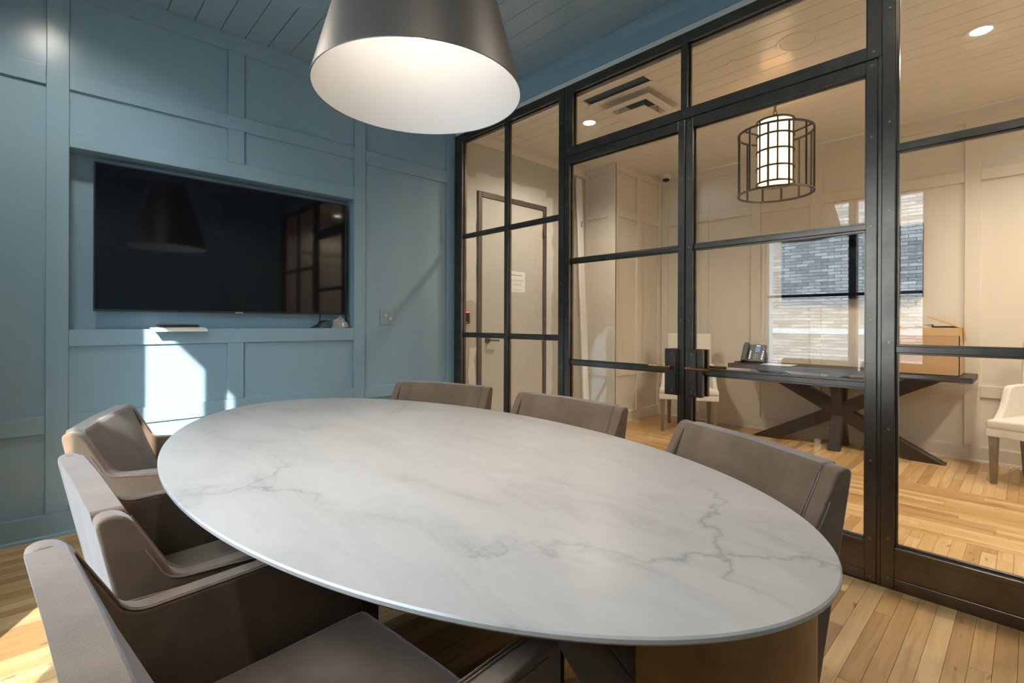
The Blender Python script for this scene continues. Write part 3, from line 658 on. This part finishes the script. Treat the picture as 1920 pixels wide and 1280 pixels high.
# drum lantern pendant
PLX, PLY = 1.5, -2.208
pl = root('lantern_pendant', (PLX, PLY, 2.19), label='iron cage drum pendant with glowing cream inner shade', cat='pendant lamp')
RO, RI = .267, .134
for z in (0, .48):
    bm = bmesh.new(); bm_tube(bm, circle(RO, z, 64), 0, closed=True, sq=(.012, .014)); finish('ring', bm, 'iron', pl)
for k in range(12):
    a = 2 * math.pi * k / 12 + .15; x, y = RO * math.cos(a), RO * math.sin(a); box('bar', x - .006, x + .006, y - .006, y + .006, 0, .48, 'iron', pl)
for z in (.08, .20, .33, .45, .57):
    bm = bmesh.new(); bm_tube(bm, circle(RI, z, 48), 0, closed=True, sq=(.009, .013)); finish('ring', bm, 'iron', pl)
for k in range(6):
    a = 2 * math.pi * k / 6 + .45; x, y = RI * math.cos(a), RI * math.sin(a); box('bar', x - .005, x + .005, y - .005, y + .005, .08, .57, 'iron', pl)
for k in range(3):
    a = 2 * math.pi * k / 3 + .45; tube('spoke', [(RI * math.cos(a), RI * math.sin(a), .45), (RO * math.cos(a), RO * math.sin(a), .475)], 0, 'iron', pl, sq=(.01, .01))
    tube('spoke', [(RI * math.cos(a), RI * math.sin(a), .57), (0, 0, .585)], 0, 'iron', pl, sq=(.008, .008))
lathe('inner_shade', [(.122, .09), (.124, .09), (.124, .565), (.122, .565)], 'linen_glow', pl, 48, closed=True)
lathe('diffuser', [(0, .10), (.12, .10), (.12, .104), (0, .104)], 'linen_glow', pl, 48)
tube('loop', [(0, .022 * math.cos(a), .607 + .022 * math.sin(a)) for a in [2 * math.pi * i / 20 for i in range(20)]], .0045, 'iron', pl, 6, True)
for k in range(4):
    zc = .640 + .034 * k
    tube('chain_link', [((.010 * math.cos(a) if k % 2 else 0), (0 if k % 2 else .010 * math.cos(a)), zc + .022 * math.sin(a)) for a in [2 * math.pi * i / 16 for i in range(16)]], .003, 'iron', pl, 6, True)
tube('wire', [(.0, .02, .60), (.03, .03, .63), (.005, .012, .68), (.015, .01, .73), (0, 0, .78)], .0025, 'iron', pl, 6)
lathe('canopy', [(0, .775), (.06, .785), (.066, .808), (0, .8095)], 'iron', pl, 32)

# ------------------------------------------------------------------ second room: door wall things
rd = root('card_reader', (.207, YD - .0015, 1.15), label='black card reader with red light on the plaster beside the door', cat='card reader')
box('body', -.036, .036, -.022, 0, 0, .122, 'plastic_black', rd, .005, 2); box('light', -.028, .028, -.0235, -.02, .106, .117, 'red_led', rd, .002, 1); box('mark', -.008, .008, -.0232, -.0215, .012, .017, 'plastic_white', rd)
sg_ = root('paper_notice', (.875, YD - .0125, 1.482), label='white printed paper notice taped to the cream door', cat='notice')
box('sheet', -.118, .118, -.0015, 0, 0, .214, 'paper', sg_)
bm = bmesh.new()
def ink(x0, x1, z, h=.004):
    x = x0
    while x < x1 - .002:
        w = min(random.uniform(.006, .018), x1 - x); bm_box(bm, x, x + w, -.0019, -.0014, z, z + h); x += w + .0035
ink(-.082, .072, .170, .010)
for x0, x1, z in ((-.085, .092, .125), (-.085, .10, .113), (-.058, .07, .085), (-.062, .066, .072), (-.065, .058, .022)): ink(x0, x1, z, .0035)
tag(finish('print', bm, 'ink', sg_, False), kind='stuff')
lp = root('moulding_board', (1.56, -.30, 0), label='long white moulding board leaning against the cream boxed corner', cat='board')
top = Vector((.29, .36, 2.86)); bm = bmesh.new(); bm_box(bm, -.045, .045, -.012, .012, 0, top.length, .004, 1)
Mx = top.to_track_quat('Z', 'Y').to_matrix().to_4x4(); q = Vector((0, 0, 1)).rotation_difference(top).to_matrix().to_4x4()
bmesh.ops.transform(bm, matrix=q, verts=bm.verts); finish('board', bm, 'plastic_white', lp)
bm = bmesh.new(); bm_box(bm, .005, .022, -.0135, -.0118, 2.30, 2.37); bmesh.ops.transform(bm, matrix=q, verts=bm.verts); finish('sticker', bm, 'green_label', lp)

# ------------------------------------------------------------------ console table
ct = root('console_table', (2.725, -2.365, 0), label='dark wood console table with crossed beam legs against the cream wall', cat='table')
box('table_top', -.255, .255, -.935, .935, .705, .75, 'console_wood', ct, .003, 1)
for sg in (-1, 1):
    prism('leg', [(sg * .765, 0), (sg * .525, 0), (-sg * .765, .704), (-sg * .525, .704)], 'x', -.055 + sg * .002, .055 - sg * .002, 'console_wood', ct, .003, 1)
    prism('leg', [(sg * .20, 0), (sg * .125, 0), (-sg * .20, .704), (-sg * .125, .704)], 'y', -.045 + sg * .002, .045 - sg * .002, 'console_wood', ct, .003, 1)
ph = root('desk_phone', (2.74, -1.595, .75), label='black desk phone with handset and blue screen on the console', cat='phone')
# faces -x; face tilted
Tf = Matrix.Translation((-.055, 0, .012)) @ Matrix.Rotation(R(-62), 4, 'Y')
def ph_box(n, a0, a1, y0, y1, h0, h1, m, par=ph, bev=.003):
    bm = bmesh.new(); bm_box(bm, a0, a1, y0, y1, h0, h1, bev, 1); bmesh.ops.transform(bm, matrix=Tf, verts=bm.verts); return finish(n, bm, m, par)
prism('base', [(-.06, 0), (.07, 0), (.075, .05), (.045, .11), (.03, .115), (-.06, .012)], 'y', -.11, .12, 'plastic_black', ph, .004, 1)
body = ph_box('face_plate', .0, .195, -.115, .045, -.006, .016, 'plastic_black')
ph_box('handset_cradle', .0, .195, .050, .12, -.006, .012, 'plastic_black')
hs = ph_box('handset', -.005, .21, .058, .104, .016, .040, 'plastic_black', ph, .008); ph_box('earpiece', .155, .208, .056, .106, .006, .018, 'plastic_black', hs, .004); ph_box('mouthpiece', .0, .05, .056, .106, .006, .018, 'plastic_black', hs, .004)
ph_box('screen', .105, .165, -.062, -.015, .0155, .0175, 'phone_lcd', body, 0); ph_box('nameplate', .176, .182, -.06, -.02, .0155, .0172, 'silver', body, 0)
for r_ in range(4):
    for c_ in range(3): ph_box('key', .022 + .018 * r_, .032 + .018 * r_, -.055 + .017 * c_, -.043 + .017 * c_, .0155, .018, 'plastic_grey', body, .001)
for c_, yy in enumerate((-.100, .022)):
    for r_ in range(5): ph_box('key', .03 + .02 * r_, .038 + .02 * r_, yy, yy + .014, .0155, .018, 'silver', body, .001)
tube('cord', [(-.05, .09, .02), (-.075, .10, .012), (-.09, .13, .008), (-.06, .16, .006), (-.09, .17, .006), (-.05, .15, .006), (.0, .12, .006)], .005, 'plastic_black', ph, 6)
tag(box('paper_sheet', -.11, .11, -.14, .14, 0, .0015, 'paper'), label='white paper sheet lying on the console beside the phone', cat='paper').location = (2.66, -1.86, .7502)
bx = root('cardboard_box', (2.735, -2.985, .75), label='open brown cardboard box on the near end of the console', cat='box')
w2, d2, hh = .235, .205, .385
for n, q in (('side', (-d2, -d2 + .006, -w2, w2)), ('side', (d2 - .006, d2, -w2, w2)), ('side', (-d2, d2, -w2, -w2 + .006)), ('side', (-d2, d2, w2 - .006, w2))): box(n, q[0], q[1], q[2], q[3], 0.0, hh, 'cardboard', bx)
box('bottom', -d2, d2, -w2, w2, 0, .006, 'cardboard', bx)
box('tape_band', -d2 - .0012, -d2, -w2, w2, hh - .065, hh, 'cardboard_tape', bx)
def flap(n, axis, hinge, length, ang, half):
    bm = bmesh.new(); bm_box(bm, 0, length, -half, half, -.003, .003)
    Mr = Matrix.Translation(Vector(hinge)) @ Matrix.Rotation(axis, 4, 'Z') @ Matrix.Rotation(R(-ang), 4, 'Y'); bmesh.ops.transform(bm, matrix=Mr, verts=bm.verts); finish(n, bm, 'cardboard', bx)
flap('flap', R(90), (0, -w2, hh), .22, 24, .19); flap('flap', R(180), (d2, 0, hh), .19, 3, .22); flap('flap', R(-90), (0, w2, hh), .2, 2, .19)
flap('flap', R(-90), (.06, -w2 - .004, hh), .11, -84, .04)
box('paper', -.15, -.06, -.06, .0, hh - .004, hh + .026, 'paper', bx)

# ------------------------------------------------------------------ beige upholstered side chairs
def fl_(x, y): return y * (1 + .52 * max(0., x + .2))
def side_chair(label):
    r = root('side_chair', (0, 0, 0), label=label, cat='chair', group='beige side chairs in the second room')
    bm = bmesh.new(); bm_round(bm, -.25, -.165, -.235, .235, .38, 1.045, .022, 4, lambda x, y, z: (x - max(0, z - .5) * .12, y * (1 + .03 * max(0, z - .5)), z))
    finish('backrest', bm, 'white_linen', r, True, 50, True)
    bm = bmesh.new(); bm_round(bm, -.19, .255, -.245, .245, .40, .468, .022, 4, lambda x, y, z: (x, fl_(x, y), z + (.010 * (1 - (y / .25) ** 2) if z > .44 else 0))); finish('seat', bm, 'white_linen', r, True, 50, True)
    bm = bmesh.new(); bm_round(bm, -.2, .25, -.243, .243, .345, .408, .008, 2, lambda x, y, z: (x, fl_(x, y), z)); finish('seat_rail', bm, 'white_linen', r, True, 50, True)
    for s in (-1, 1):
        pts = [(-.22, .40), (.17, .40), (.165, .455), (.12, .49), (.075, .54), (.045, .60), (.025, .66), (.0, .695), (-.04, .705), (-.24, .71)]
        a, b = (s * .25, s * .205) if s < 0 else (s * .205, s * .25); wg = prism('wing', pts, 'y', a, b, 'white_linen', r, .012, 3)
        for v in wg.data.vertices: v.co.y += s * (fl_(v.co.x, .235) - .235)
        for x, k in ((-.205, -.05), (.22, .0)):
            bm = bmesh.new(); bm_box(bm, x - .024, x + .024, s * .215 - .024, s * .215 + .024, 0, .347, .002, 1)
            for v in bm.verts:
                if v.co.z < .1: v.co.x = x + (v.co.x - x) * .68 + k; v.co.y = s * .215 + (v.co.y - s * .215) * .68
            bmesh.ops.translate(bm, vec=(0, s * (fl_(x, .215) - .215), 0), verts=bm.verts); finish('leg', bm, 'grey_wood', r)
    return r
sc0 = side_chair('beige upholstered chair in the corner behind the door handles'); sc0.location = (2.467, -1.004, 0); sc0.rotation_euler = (0, 0, R(-153.6))
dup(sc0, (2.483, -3.729, 0), 165.5, label='beige upholstered chair cut off by the picture edge past the console')

# ------------------------------------------------------------------ outside
bd = root('brick_building', (-12.0, -1., -3.), label='grey brick building across the street, mirrored in the glass partition', cat='building')
box('facade', -2, 0, -16, 16, 0, 9.0, 'brick_facade', bd)
for k in range(24): box('stone_block', -.02, .05, -16 + k * 1.34, -16 + k * 1.34 + 1.325, 3.90, 4.04, 'stone_band', bd, .004, 1)
box('cornice', -.2, .12, -16, 16, 8.75, 9.0, 'stone_band', bd)
tag(box('ground', -40, XW - .3, -40, 40, -3.2, -3.0, 'asphalt'), kind='structure')
